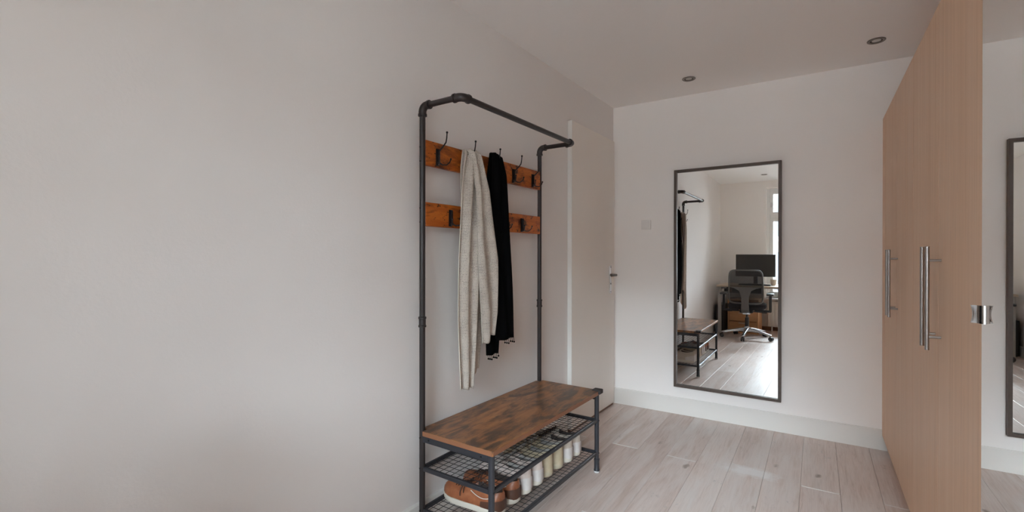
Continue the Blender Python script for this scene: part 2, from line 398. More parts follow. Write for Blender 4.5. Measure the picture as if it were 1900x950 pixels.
# ---------------------------------------------------------------- window
def make_window():
    wd = empty('window_1', (0, YW, WZ0)); wd['kind'] = 'structure'
    yf0, yf1 = -.20, -.12; z0, z1 = .0, WZ1 - WZ0; tr = 1.79 - WZ0
    f = MB().box(WX0, WX0 + .05, yf0, yf1, z0, z1, .004, 1).box(WX1 - .05, WX1, yf0, yf1, z0, z1, .004, 1).box(WX0 + .05, WX1 - .05, yf0, yf1, z1 - .05, z1, .004, 1).box(WX0 + .05, WX1 - .05, yf0, yf1, z0, z0 + .05, .004, 1)
    f.build('window_frame', 'window_white', wd)
    MB().box(WX0 + .05, WX1 - .05, yf0 - .005, yf1 + .006, tr, tr + .06, .004, 1).build('transom', 'window_white', wd)
    xm = (WX0 + WX1) / 2
    MB().box(xm - .03, xm + .03, yf0 - .003, yf1 + .004, z0 + .05, z1 - .05, .004, 1).build('mullion', 'window_white', wd)
    for a, b_ in ((WX0 + .05, xm - .03), (xm + .03, WX1 - .05)):
        for c, d_ in ((z0 + .05, tr), (tr + .06, z1 - .05)):
            t = .045
            s = MB().box(a, a + t, yf0 + .01, yf1 + .014, c, d_, .003, 1).box(b_ - t, b_, yf0 + .01, yf1 + .014, c, d_, .003, 1).box(a + t, b_ - t, yf0 + .01, yf1 + .014, c, c + t, .003, 1).box(a + t, b_ - t, yf0 + .01, yf1 + .014, d_ - t, d_, .003, 1).build('sash', 'window_white', wd)
            MB().box(a + t - .004, b_ - t + .004, -.162, -.158, c + t - .004, d_ - t + .004).build('pane', 'window_glass', s, smooth=False)
        MB().box(a + .012, a + .03, yf1 + .014, yf1 + .026, tr + .18, tr + .26, .003, 1).build('latch', 'chrome', wd)
    MB().box(WX0 - .03, WX1 + .03, -.12, .07, -.025, .0, .006, 2).build('window_sill', 'window_white', wd)
make_window()

# ---------------------------------------------------------------- wardrobe units
def bar_handle(y, parent):
    h_ = MB().tube([(-.035, y, .889), (-.035, y, 1.230)], .0062, 14).build('handle', 'brushed_steel', parent)
    for z in (.932, 1.184): MB().tube([(0, y, z), (-.0345, y, z)], .0042, 10).build('standoff', 'brushed_steel', h_)
ZB = .092
def wardrobe(y0, y1, label, kind):
    wdb = tag(empty('wardrobe', (R, y0, 0)), label, 'wardrobe', 'wardrobe units along the right wall')
    wd = y1 - y0
    MB().box(.0195, .58, .0015, wd - .0015, .075, WT - .002, .001, 1).build('carcass', 'beech_veneer', wdb)
    MB().box(.05, .065, 0, wd, .0, .075).build('plinth', 'beech_veneer', wdb, smooth=False)
    mid = wd / 2
    for a, b_, hy in ((.001, mid - .001, mid - .044), (mid + .001, wd - .001, mid + .044)):
        if kind == 'wood':
            dr = MB().box(0, .0185, a, b_, ZB, WT, .0008, 1).build('door', 'beech_veneer', wdb)
            bar_handle(hy, dr)
        else:
            dr = MB().box(.003, .0185, a, b_, ZB, WT, .0008, 1).build('door', 'beech_veneer', wdb)
            MB().box(0, .0029, a, b_, ZB, WT).build('mirror_pane', 'mirror_glass', dr, smooth=False)
    return wdb
Y0, Y1, Y2 = 1.612, 2.60, 3.58
u1 = wardrobe(Y0, Y1, 'beech veneer double-door wardrobe with steel bar handles beside the mirrored doors', 'wood')
u2 = wardrobe(Y1, Y2, 'beech veneer double-door wardrobe with steel bar handles closest to the back wall', 'wood')
u3 = wardrobe(.63, Y0, 'mirror-fronted wardrobe with a chrome pull at the right edge of the room', 'mirror')
fl = tag(MB().box(0, .0185, 0, D - .001 - Y2 - .002, 0, WT - ZB, .0008, 1).build('filler_panel', 'beech_veneer', loc=(R, Y2 + .002, ZB)), 'narrow beech filler strip between the last wardrobe door and back wall', 'panel')
# chrome pull wrapping the mirror door edge
pr = MB(); rings = []
for i in range(9):
    t = i / 8; z = 1.034 + .044 * t; sc = .0035 * (1 - (2 * t - 1) ** 2)
    prof = [(.0, 0), (-.019 + sc, .004), (-.0205 + sc, .0), (-.0195 + sc, -.005), (-.013, -.0075), (-.009, -.014), (-.0045, -.022), (-.0015, -.026), (.0, -.026)]
    rings.append([(x, Y0 - .63 + y - .001, z) for x, y in prof])
pr.rings(rings).build('pull', 'chrome', u3, ang=50)

# ---------------------------------------------------------------- mirror on the back wall
def make_mirror():
    u0, u1_, z0, z1 = -.9019, -.1973, .2108, 1.8393
    wd, hg = u1_ - u0, z1 - z0
    mr = tag(empty('wall_mirror', ((u0 + u1_) / 2, D - .0085, z0), -.01773), 'tall rectangular mirror in a thin dark brown frame on the back wall', 'mirror')
    t, d0, d1 = .019, -.030, .002
    def bar(pts):   # four outer/inner corners in x,z
        mb = MB(); mb.rings([[(x, d0, z) for x, z in pts], [(x, d1, z) for x, z in pts]]); return mb.build('frame_rail', 'mirror_frame_wood', mr, smooth=False)
    a, b_ = -wd / 2, wd / 2
    bar([(a, 0), (b_, 0), (b_ - t, t), (a + t, t)]); bar([(a, hg), (a + t, hg - t), (b_ - t, hg - t), (b_, hg)])
    bar([(a, 0), (a + t, t), (a + t, hg - t), (a, hg)]); bar([(b_, 0), (b_, hg), (b_ - t, hg - t), (b_ - t, t)])
    MB().box(a + t - .003, b_ - t + .003, -.014, -.006, t - .003, hg - t + .003).build('glass', 'mirror_glass', mr, smooth=False)
make_mirror()

# ---------------------------------------------------------------- hall tree (coat rack with bench)
X0, Y0R, T, B, WD, DP, MZ, LZ, BAR = -1.4158, 1.5008, 1.836, .4526, .972, .370, .287, .108, .2205
def rloc(a, b_, z=0): return (X0 + a * math.cos(TH) - b_ * math.sin(TH), Y0R + a * math.sin(TH) + b_ * math.cos(TH), z)
def make_rack():
    rk = tag(empty('hall_tree', rloc(0, 0), TH), 'industrial pipe coat rack with wooden hook boards, brown bench and wire shoe shelves', 'coat rack')
    r = .0125; re = .0168
    def fitting(pts, mb=None):       # pipe elbow with rims at both ends
        mb = MB(); mb.tube(pts, re, 16)
        for e, q in ((0, 1), (-1, -2)):
            p = Vector(pts[e]); d = (p - Vector(pts[q])).normalized()
            mb.tube([p - d * .002, p + d * .007], re + .0022, 16)
        return mb.build('elbow', 'dark_brown_metal', rk)
    for y in (0, WD):
        po = MB().tube([(0, y, .03), (0, y, T - .045)], r, 16).build('rear_post', 'dark_brown_metal', rk)
        MB().lathe([(.0145, .890), (.0172, .892), (.0172, .899), (.0150, .901), (.0150, .925), (.0172, .927), (.0172, .934), (.0145, .936)], (0, y, 0), 20).build('coupling', 'dark_brown_metal', po)
        for z in (1.735, 1.10): MB().lathe([(.0127, z - .0015), (.0134, z), (.0127, z + .0015)], (0, y, 0), 16).build('joint_ring', 'dark_brown_metal', po)
        for z in (1.66, 1.60, 1.40, 1.34, .29, .11, .42): MB().lathe([(.004, -.0150), (.004, -.012)], (0, y, z), 8, 'y').build('screw', 'hook_black', po)
        fitting([(0, y, T - .036)] + arc((.026, y, T - .026), (-1, 0, 0), (0, 0, 1), .026, 0, PI / 2, 6) + [(.036, y, T)])
        MB().tube([(.036, y, T), (BAR - .034, y, T)], r, 16).build('top_arm', 'dark_brown_metal', rk)
        s = 1 if y == 0 else -1
        fitting([(BAR - .036, y, T)] + arc((BAR - .026, y + s * .026, T), (0, -s, 0), (1, 0, 0), .026, 0, PI / 2, 6) + [(BAR, y + s * .036, T)])
        MB().tube([(DP, y, .03), (DP, y, B - .022)], r, 16).build('front_leg', 'black_metal', rk)
        for x in (0, DP):
            ft = MB().lathe([(.0130, .078), (.0158, .076), (.0158, .068), (.0142, .064), (.0142, .020), (.0160, .017), (.0160, .010)], (x, y, 0), 18).build('foot_sleeve', 'black_metal', rk)
            MB().lathe([(.0150, .0115), (.0158, .010), (.0158, .003), (.0145, .0005)], (x, y, 0), 18).build('foot_pad', 'clear_pad', ft)
        # square end rails under the bench and at both shelves
        sb = MB().box(.008, DP - .008, y - .009, y + .009, B - .050, B - .022, .002, 1).build('bench_rail', 'black_metal', rk)
        yy = y - .0095 if y == 0 else y + .0095
        for x in (.045, DP - .045): MB().lathe([(.0045, -.002), (.0038, .002)] if y else [(.0038, -.002), (.0045, .002)], (x, yy, B - .036), 10, 'y').build('bolt', 'hook_black', sb)
    MB().tube([(BAR, .036, T), (BAR, WD - .036, T)], r, 16).build('top_bar', 'dark_brown_metal', rk)
    MB().box(-.008, .010, .008, WD - .008, B - .047, B - .024, .002, 1).build('bench_rail', 'black_metal', rk)
    # wooden boards carrying the hooks
    for z0, z1 in ((1.586, 1.694), (1.324, 1.427)):
        MB().box(-.008, .010, .010, WD - .010, z0, z1, .0015, 1).build('hook_board', 'rustic_board', rk)
    # bench top with corner notches round the posts
    q = .0145; a0, a1, b0, b1 = -.013, DP + .016, -.014, WD + .014
    poly = [(q, b0), (a1 - .004, b0), (a1, b0 + .004), (a1, b1 - .004), (a1 - .004, b1), (q, b1), (q, b1 - .0295), (a0, b1 - .0295), (a0, b0 + .0295), (q, b0 + .0295)]
    mb = MB(); ins = .0012
    def shr(pl_, k): cx = (a0 + a1) / 2; cy_ = (b0 + b1) / 2; return [(x - math.copysign(k, x - cx), y - math.copysign(k, y - cy_)) for x, y in pl_]
    mb.rings([[(x, y, z) for x, y in shr(poly, k)] for z, k in ((B - .022, ins), (B - .0205, 0), (B - .0015, 0), (B, ins))])
    bt = mb.build('bench_top', 'rustic_bench', rk, smooth=False)
    MB().box(q + .001, a1 - .0035, b0 - .0007, b0 + .002, B - .0205, B - .0015).build('edge_band', 'rustic_edge', bt, smooth=False)
    MB().box(a1 - .002, a1 + .0007, b0 + .0035, b1 - .0035, B - .0205, B - .0015).build('edge_band', 'rustic_edge', bt, smooth=False)
    # foam corner guard at the far front corner
    g = MB(); g.box(a1 - .034, a1 + .010, b1 - .0005, b1 + .012, B - .016, B + .007, .004, 2); g.box(a1 - .0005, a1 + .011, b1 - .034, b1 + .0115, B - .016, B + .007, .004, 2); g.box(a1 - .036, a1 + .009, b1 - .036, b1 + .010, B + .0005, B + .007, .0025, 2)
    g.build('corner_guard', 'foam_guard', bt)
    # wire shelves
    for z in (MZ, LZ):
        sh = MB().box(DP - .008, DP + .008, .010, WD - .010, z - .009, z + .009, .003, 1).box(-.008, .008, .010, WD - .010, z - .009, z + .009, .003, 1).box(.010, DP - .010, -.008, .008, z - .009, z + .009, .003, 1).box(.010, DP - .010, WD - .008, WD + .008, z - .009, z + .009, .003, 1).build('shelf_frame', 'black_metal', rk)
        wm_ = MB(); ny, nx = 31, 12
        for i in range(1, ny): wm_.tube([(.004, WD * i / ny, z + .007), (DP - .004, WD * i / ny, z + .007)], .0013, 5, False)
        for i in range(1, nx): wm_.tube([(DP * i / nx, .004, z + .0045), (DP * i / nx, WD - .004, z + .0045)], .0013, 5, False)
        ww = wm_.build('wire_mesh', 'wire_black', sh); ww['kind'] = 'stuff'
        for y in (0, WD): MB().lathe([(.0042, .0123), (.0042, .0145), (0, .0150)], (DP, y, z), 10, 'x').build('bolt', 'hook_black', sh)
    # hooks
    def hook(long_):
        mb = MB(); hz = .038
        mb.box(.0, .0045, -.0095, .0095, -hz, hz, .0018, 2); mb.box(.002, .0145, -.0045, .0045, -hz + .004, hz - .002, .002, 2)
        for z in (-hz + .006, hz - .006): mb.ball((.0055, 0, z), .003, 8)
        if long_:
            mb.tube([(.008, 0, .022), (.022, 0, .034), (.040, 0, .048), (.052, 0, .060), (.056, 0, .078), (.058, 0, .100)], [.0040, .0036, .0033, .003, .0028, .0026], 9); mb.ball((.058, 0, .102), .0052, 10)
        for s in (-1, 1):
            mb.tube([(.009, s * .002, -.022), (.020, s * .012, -.033), (.032, s * .024, -.033), (.042, s * .034, -.022), (.046, s * .038, -.008)], [.0036, .0033, .003, .0028, .0026], 9); mb.ball((.046, s * .0382, -.006), .0046, 10)
        return mb.build('coat_hook', 'hook_black', rk)
    hk = hook(True)
    for i in range(5):
        o_ = hk if i == 0 else copy_part(hk); o_.location = (.0102, .080 + .198 * i, 1.629)
    hk2 = hook(False)
    for i in range(4):
        o_ = hk2 if i == 0 else copy_part(hk2); o_.location = (.0102, .165 + .198 * i, 1.367)
    return rk
make_rack()

# ---------------------------------------------------------------- scarves
def lerp_keys(keys, z):
    for k0, k1 in zip(keys[:-1], keys[1:]):
        if k0[0] >= z >= k1[0]:
            t = (k0[0] - z) / (k0[0] - k1[0]); return [a + (b_ - a) * t for a, b_ in zip(k0[1:], k1[1:])]
    return list(keys[-1][1:]) if z < keys[-1][0] else list(keys[0][1:])
def sheet(name, keys, mat, parent, base, rows, cols, pleats, amp, phase, thick, slant=0.0, width_m=.28, wav=.0, hem=.004):
    """keys: (z, y_left, y_right, out) in rack coordinates; base: rack coordinates of the parent's origin."""
    bm = bmesh.new(); uvl = bm.loops.layers.uv.new('UVMap'); zt, zb = keys[0][0], keys[-1][0]; grid = []; uvs = {}
    for i in range(rows + 1):
        t = i / rows; row = []
        for j in range(cols + 1):
            s = j / cols; zend = zb + slant * (s - .5) + hem * math.sin(9 * s + phase * 3)
            z = zt + (zend - zt) * t; yl, yr, out = lerp_keys(keys, max(z, zb))
            y = yl + (yr - yl) * s + .006 * math.sin(7 * t + 3 * s + phase) * t
            a = out + amp * (1 - .55 * t) * math.cos(2 * PI * (pleats * s + phase) + 1.2 * math.sin(3 * t + phase)) + wav * math.sin(2 * PI * s * 1.3 + 2 * t)
            v = bm.verts.new((a - base[0], y - base[1], z - base[2])); uvs[v] = (s * width_m, (zt - z)); row.append(v)
        grid.append(row)
    for i in range(rows):
        for j in range(cols):
            f = bm.faces.new((grid[i][j], grid[i + 1][j], grid[i + 1][j + 1], grid[i][j + 1])); f.smooth = True
            for lp in f.loops: lp[uvl].uv = uvs[lp.vert]
    me = bpy.data.meshes.new(name); bm.to_mesh(me); bm.free(); me.materials.append(MATS[mat])
    o_ = bpy.data.objects.new(name, me); COL.objects.link(o_); o_.parent = parent
    md = o_.modifiers.new('cloth_thickness', 'SOLIDIFY'); md.thickness = thick; md.offset = 0
    return o_
bs = (.05, .25, .585)
ws = tag(empty('scarf', rloc(*bs), TH), 'long cream open-knit scarf draped on the second coat hook', 'scarf')
sheet('long_tail', [(1.690, .232, .285, .036), (1.672, .218, .292, .056), (1.56, .190, .305, .066), (1.18, .166, .290, .070), (.90, .160, .272, .070), (.588, .158, .258, .072)], 'cream_knit', ws, bs, 60, 30, 1.7, .017, .15, .004, -.012)
sheet('short_tail', [(1.692, .238, .292, .042), (1.672, .240, .298, .068), (1.5, .258, .345, .086), (1.18, .276, .404, .092), (.92, .300, .412, .092), (.795, .308, .404, .088)], 'cream_knit', ws, bs, 56, 30, 1.35, .017, .55, .004, .045, hem=.008)
sheet('back_tail', [(1.690, .236, .288, .030), (1.60, .215, .30, .036), (1.2, .215, .36, .042), (.9, .240, .352, .046), (.645, .258, .330, .050)], 'cream_knit', ws, bs, 50, 24, 1.5, .008, .3, .004, .03)
bb = (.05, .46, .69)
ks = tag(empty('scarf', rloc(*bb), TH), 'black woollen scarf with a beaded fringe hanging beside the cream scarf', 'scarf')
kst = sheet('short_tail', [(1.712, .440, .486, .038), (1.694, .420, .494, .062), (1.60, .408, .518, .070), (1.18, .392, .546, .076), (.95, .400, .566, .078), (.772, .425, .584, .078)], 'black_wool', ks, bb, 44, 26, 1.6, .010, .2, .006, .0, hem=.002)
klt = sheet('long_tail', [(1.710, .438, .480, .030), (1.6, .405, .50, .038), (1.18, .384, .52, .046), (.9, .383, .50, .048), (.705, .386, .488, .050)], 'black_wool', ks, bb, 44, 22, 1.3, .008, .6, .006, .0, hem=.002)
for tail, ya, yb, z, out, cnt in ((klt, .398, .482, .705, .050, 7), (kst, .500, .582, .772, .078, 6)):
    fr = MB()
    for i in range(cnt):
        y = ya + (yb - ya) * i / (cnt - 1); dz = .004 * ((i * 7) % 3)
        fr.tube([(out - .05, y - .46, z - .69 + .003), (out - .05 + .002, y - .46 + .002, z - .69 - .012 - dz)], .0011, 5); fr.ball((out - .048, y - .46 + .002, z - .69 - .015 - dz), .0045, 8)
    fr.build('fringe', 'black_wool', tail)['kind'] = 'stuff'

# ---------------------------------------------------------------- shoes
def make_shoe(name, label, group, rx, ry, yaw_, mats, Ln=.285, Wd_=.098, Hc=.085, Ht=.058, toe_w=1.0, counter=True, piping=False, side=1):
    """local: +x towards the toe, origin under the heel centre"""
    up_m, so_m, ct_m, li_m, la_m = mats
    z0 = LZ + .0085
    sh = tag(empty(name, rloc(rx, ry, z0), TH + PI + yaw_), label, 'shoe', group)
    def halfw(t):   # plan outline
        heel = .41
        wv = heel + (.5 - heel) * (1 / (1 + math.exp(-(t - .46) * 14)))
        e0 = math.sqrt(max(0, 1 - (1 - min(t / .12, 1)) ** 2)); e1 = math.sqrt(max(0, 1 - max(0, (t - .74) / .26) ** 2.2))
        return Wd_ * wv * e0 * (e1 if t > .74 else 1)
    def cen(t): return side * .006 * math.sin(PI * max(0, (t - .25) / .75)) 
    ts = [0, .012, .035, .07, .12, .18, .25, .32, .40, .48, .56, .64, .72, .79, .86, .92, .96, .985, 1.0]
    sole_h = .024
    # sole
    out = [(t * Ln, cen(t) + halfw(t) * 1.06 + .0015) for t in ts] + [(t * Ln, cen(t) - halfw(t) * 1.06 - .0015) for t in reversed(ts)]
    out = [(x if 0 < i < 1e9 else x, y) for i, (x, y) in enumerate(out)]
    def toe_up(x): return .010 * max(0, (x / Ln - .72) / .28) ** 1.8
    mb = MB(); cxm = Ln / 2
    mb.rings([[(cxm + (x - cxm) * k, y * k, z + toe_up(x)) for x, y in out] for z, k in ((0.0, .965), (.004, .99), (sole_h - .004, 1.0), (sole_h, .985))])
    so = mb.build('sole', so_m, sh, ang=50)
    # upper: rows of profile from left bottom over to right bottom, open at the ankle
    TK = [(0, Hc), (.06, Hc * .985), (.15, Hc * .90), (.28, Hc * .80), (.40, Hc * .84), (.50, Hc * .92), (.58, Hc * .86), (.68, Hc * .72), (.78, Ht), (.86, Ht * .93), (.92, Ht * .80), (.96, Ht * .62), (1.0, Ht * .34)]
    def topz(t):
        for (ta, za), (tb, zb_) in zip(TK[:-1], TK[1:]):
            if ta <= t <= tb: q = (t - ta) / (tb - ta); return sole_h + za + (zb_ - za) * q
        return sole_h + TK[-1][1]
    up_b = MB(); li = MB(); rows_o, rows_i = [], []
    for t in ts[1:-1]:
        x = t * Ln; hw = halfw(t); c = cen(t); zt = topz(t); lean = .72 if t < .5 else .72
        opn = max(0.0, min(1, (.53 - t) / .10)) * max(0.0, min(1, (t - .03) / .03))      # 1 inside the foot opening
        zb = sole_h - .006 + toe_up(x); zt += toe_up(x)
        tw = hw * (.60 * opn + .42 * (1 - opn)); zs = zb + (zt - zb) * .55
        prof = [(c + hw, zb), (c + hw * 1.03, zb + (zt - zb) * .25), (c + hw * .97, zs), (c + hw * .80 * (1 - .0 * opn), zb + (zt - zb) * .82), (c + tw * 1.08, zt - .001), (c + tw, zt + .0015)]
        full_top = [(c + tw * .5, zt + .004 * (1 - opn)), (c, zt + .005 * (1 - opn)), (c - tw * .5, zt + .004 * (1 - opn))]
        dn = .055 * opn
        inner = [(c + tw * .88, zt - dn * .5), (c + tw * .75, zt - dn + .002), (c, zt - dn + .003 * (1 - opn)), (c - tw * .75, zt - dn + .002), (c - tw * .88, zt - dn * .5)]
        left = [(2 * c - y, z) for y, z in reversed(prof)]
        heel_in = (.006 if t < .02 else 0)
        if opn > 0: mid = [prof[-1]] + inner + [left[0]]
        else: mid = [prof[-1], (c + tw * .8, zt + .003), (c + tw * .4, zt + .0045), (c, zt + .005), (c - tw * .4, zt + .0045), (c - tw * .8, zt + .003), left[0]]
        rows_o.append([(x, y, z) for y, z in prof[:-1] + mid + left[1:]]); rows_i.append([(x, y, z) for y, z in mid])
    up_b.rings(rows_o, close_u=False, cap0=False, cap1=False)
    # close the toe and the heel with tapered ends
    bm = up_b.bm; bm.verts.ensure_lookup_table(); n_ = len(rows_o[0])
    vt = [bm.verts.new((Ln * .999, y * .6 + cen(1) * .4, min(z, sole_h + .014 + .010))) for _, y, z in rows_o[-1]]
    bm.verts.ensure_lookup_table(); last = [bm.verts[(len(rows_o) - 1) * n_ + i] for i in range(n_)]
    for i in range(n_ - 1): bm.faces.new((last[i], last[i + 1], vt[i + 1], vt[i]))
    bm.faces.new(vt)
    first = [bm.verts[i] for i in range(n_)]
    hv = [bm.verts.new((.0005, y * .35, z)) for _, y, z in rows_o[0]]
    for i in range(n_ - 1): bm.faces.new((first[i + 1], first[i], hv[i], hv[i + 1]))
    bm.faces.new(list(reversed(hv)))
    uo = up_b.build('upper', up_m, sh, ang=60, recalc=True)
    # lining inside the opening
    lr = [[(x, y * .985, z + .0012) for x, y, z in r] for r, t in zip(rows_i, ts[1:-1]) if .05 < t < .50]
    li.rings(lr, close_u=False, cap0=False, cap1=False); li.build('lining', li_m, sh, ang=60, recalc=False)
    # tongue
    xt = .47 * Ln; mbt = MB(); rg = []
    for k in range(6):
        q = k / 5; x = Ln * (.70 - .24 * q); z = topz(.70 - .24 * q) + .004 + .010 * q * q; hwk = .016 + .006 * q
        rg.append([(x, c_ * hwk, z - abs(c_) * .003 + th_) for c_, th_ in ((-1, 0), (-.5, .001), (0, .0015), (.5, .001), (1, 0), (.5, -.003), (0, -.003), (-.5, -.003))])
    mbt.rings(rg).build('tongue', up_m, sh)
    # laces
    la = MB()
    for k in range(5):
        t = .52 + .05 * k; x = t * Ln; z = topz(t) + .007; hwk = .026
        la.tube([(x - .004, -hwk, z - .004), (x, -hwk * .4, z + .002), (x + .004, hwk * .4, z + .002), (x + .009, hwk, z - .004)], .0019, 6)
        la.tube([(x + .009, -hwk, z - .004), (x + .004, -hwk * .4, z + .0035), (x, hwk * .4, z + .0035), (x - .004, hwk, z - .004)], .0019, 6)
    for sg in (-1, 1):
        s = sg * Wd_ / .106
        z = topz(.56) + .012
        la.tube([(.56 * Ln, 0, z), (.55 * Ln, s * .014, z + .010), (.57 * Ln, s * .032, z + .002), (.59 * Ln, s * .034, z - .012), (.585 * Ln, s * .022, z - .003), (.57 * Ln, s * .004, z + .001)], .0021, 6)
        la.tube([(.56 * Ln, 0, z), (.60 * Ln, s * .024, z - .003), (.625 * Ln, s * .042, z - .018), (.635 * Ln, s * .0475, z - .036), (.63 * Ln, s * .049, z - .050)], .0021, 6)
        la.tube([(.57 * Ln, 0, z), (.58 * Ln, s * .026, z - .002), (.585 * Ln, s * .043, z - .018), (.575 * Ln, s * .0475, z - .034)], .0021, 6)
    la.build('laces', la_m, sh)
    if counter:
        cr = []
        for t in [.006, .03, .07, .12, .18, .25, .30]:
            hw = halfw(max(t, .012)) ; c = cen(t); zt = sole_h + Hc * (.58 - .9 * max(0, t - .02)); zb = sole_h - .004
            cr.append((t * Ln, hw, c, zb, zt))
        rows = []
        for sgn in (1, -1):
            seq = reversed(cr) if sgn == 1 else cr
            for (x, hw, c, zb, zt) in seq:
                rows.append([(x - (.0022 if x < .01 else 0), c + sgn * hw * kk + sgn * .0016, zb + (zt - zb) * q) for q, kk in ((0, 1.0), (.4, 1.035), (.75, 1.0), (1.0, .955))])
        MB().rings(rows, close_u=False, cap0=False, cap1=False).build('heel_counter', ct_m, sh, ang=60)
    if piping:
        for sgn in (1, -1):
            pts = []
            for k in range(9):
                t = .13 + .33 * k / 8; zz = sole_h + (topz(t) - sole_h) * (.66 + .30 * (abs(k - 3.2) / 5) ** 2); pts.append((t * Ln, cen(t) + sgn * (halfw(t) * .93 + .0018), zz))
            MB().tube(pts, .0016, 6).build('piping', 'white_piping', sh)
    return sh
TAN = ('tan_leather', 'offwhite_rubber', 'dark_leather', 'dark_lining', 'brown_lace')
WHT = ('pinkish_leather', 'offwhite_rubber', 'white_leather', 'shoe_lining', 'white_lace')
CRM = ('cream_suede', 'cream_rubber', 'cream_suede', 'shoe_lining', 'white_lace')
BEI = ('beige_canvas', 'offwhite_rubber', 'white_leather', 'dark_lining', 'brown_lace')
make_shoe('leather_sneaker', 'tan leather sneaker in full side view at the near end of shelf', 'pair of tan leather sneakers', .318, .158, .05, TAN, Ln=.312, Wd_=.100, Hc=.068, Ht=.047, piping=True, side=-1)
make_shoe('leather_sneaker', 'tan leather sneaker showing only its heel behind the front leg of the bench', 'pair of tan leather sneakers', .316, .272, .0, TAN, Ln=.305, Wd_=.100, Hc=.070, Ht=.047, piping=True, side=1)
make_shoe('white_sneaker', 'pinkish white sneaker next to the tan leather pair', 'pair of pinkish white sneakers', .315, .371, .02, WHT, side=-1, Hc=.088, Wd_=.086)
make_shoe('white_sneaker', 'pinkish white sneaker next to the cream suede pair', 'pair of pinkish white sneakers', .315, .470, -.02, WHT, side=1, Hc=.088, Wd_=.086)
make_shoe('suede_shoe', 'wide cream suede shoe next to the pinkish white sneakers', 'pair of cream suede shoes', .312, .573, .02, CRM, side=-1, Hc=.098, Wd_=.092, counter=False)
make_shoe('suede_shoe', 'cream suede shoe next to the beige canvas pair', 'pair of cream suede shoes', .312, .680, -.02, CRM, side=1, Hc=.098, Wd_=.088, counter=False)
make_shoe('canvas_sneaker', 'beige canvas sneaker next to the cream suede shoes', 'pair of beige canvas sneakers', .318, .774, .02, BEI, side=-1, Hc=.090, Wd_=.080)
make_shoe('canvas_sneaker', 'beige canvas sneaker at the far end of the shoe row', 'pair of beige canvas sneakers', .318, .870, -.02, BEI, side=1, Hc=.090, Wd_=.080)

# ---------------------------------------------------------------- desk corner behind the camera (seen in the mirror)
def make_desk():
    x0, x1, y0, y1, z = -1.43, -.12, -1.13, -.43, .748
    dk = tag(empty('desk', ((x0 + x1) / 2, (y0 + y1) / 2, 0)), 'pale oak desk on grey metal legs under the window', 'desk')
    cx, cy_ = (x0 + x1) / 2, (y0 + y1) / 2; hx, hy = (x1 - x0) / 2, (y1 - y0) / 2
    MB().box(-hx, hx, -hy, hy, z - .026, z, .003, 2).build('desk_top', 'desk_oak', dk)
    for sx in (-1, 1):
        for sy in (-1, 1): MB().box(sx * (hx - .035) - .022, sx * (hx - .035) + .022, sy * (hy - .05) - .022, sy * (hy - .05) + .022, 0, z - .027, .003, 1).build('leg', 'desk_metal', dk)
        MB().box(sx * (hx - .035) - .018, sx * (hx - .035) + .018, -hy + .075, hy - .075, z - .070, z - .027, .002, 1).build('side_rail', 'desk_metal', dk)
    MB().box(-hx + .06, hx - .06, -hy + .09, -hy + .12, z - .070, z - .027, .002, 1).build('back_rail', 'desk_metal', dk)
    tr = MB(); tr.box(-hx + .08, -.30, .0, .20, z - .125, z - .121).box(-hx + .08, -.30, .0, .004, z - .121, z - .030).box(-hx + .08, -.30, .196, .20, z - .121, z - .060); tr.build('cable_tray', 'plastic_black', dk, smooth=False)
    return z
DZ = make_desk()
mo = tag(empty('computer_monitor', (-.955, -.86, DZ)), 'wide dark computer monitor standing on the oak desk', 'monitor')
MB().box(-.275, .275, -.022, .018, .122, .465, .006, 2).build('housing', 'plastic_black', mo)
MB().box(-.268, .268, .0175, .0195, .134, .458).build('screen', 'screen_black', mo, smooth=False)
MB().box(-.030, .030, -.060, -.020, .008, .30, .006, 2).build('stand_neck', 'plastic_black', mo)
MB().box(-.115, .115, -.115, .075, 0, .010, .004, 2).build('stand_base', 'plastic_black', mo)
kb = tag(empty('keyboard', (-.93, -.62, DZ)), 'flat black keyboard on the oak desk in front of the monitor', 'keyboard')
MB().box(-.215, .215, -.065, .065, 0, .016, .004, 2).build('base_plate', 'plastic_black', kb)
kk_ = MB()
for i in range(14):
    for j in range(5): kk_.box(-.205 + .0295 * i, -.205 + .0295 * i + .025, -.058 + .024 * j, -.058 + .024 * j + .020, .0162, .021)
kk_.build('keys', 'caster_grey', kb, smooth=False)['kind'] = 'stuff'
cu = tag(empty('cup', (-.70, -.76, DZ)), 'small beige ceramic cup on the desk below the monitor edge', 'cup')
MB().lathe([(.026, 0), (.036, .010), (.041, .07), (.041, .088), (.037, .088), (.036, .012), (0, .010)], seg=20).build('body', 'beige_ceramic', cu)
MB().tube([(.039, 0, .072), (.060, 0, .068), (.066, 0, .045), (.056, 0, .024), (.037, 0, .022)], .0045, 8).build('handle', 'beige_ceramic', cu)
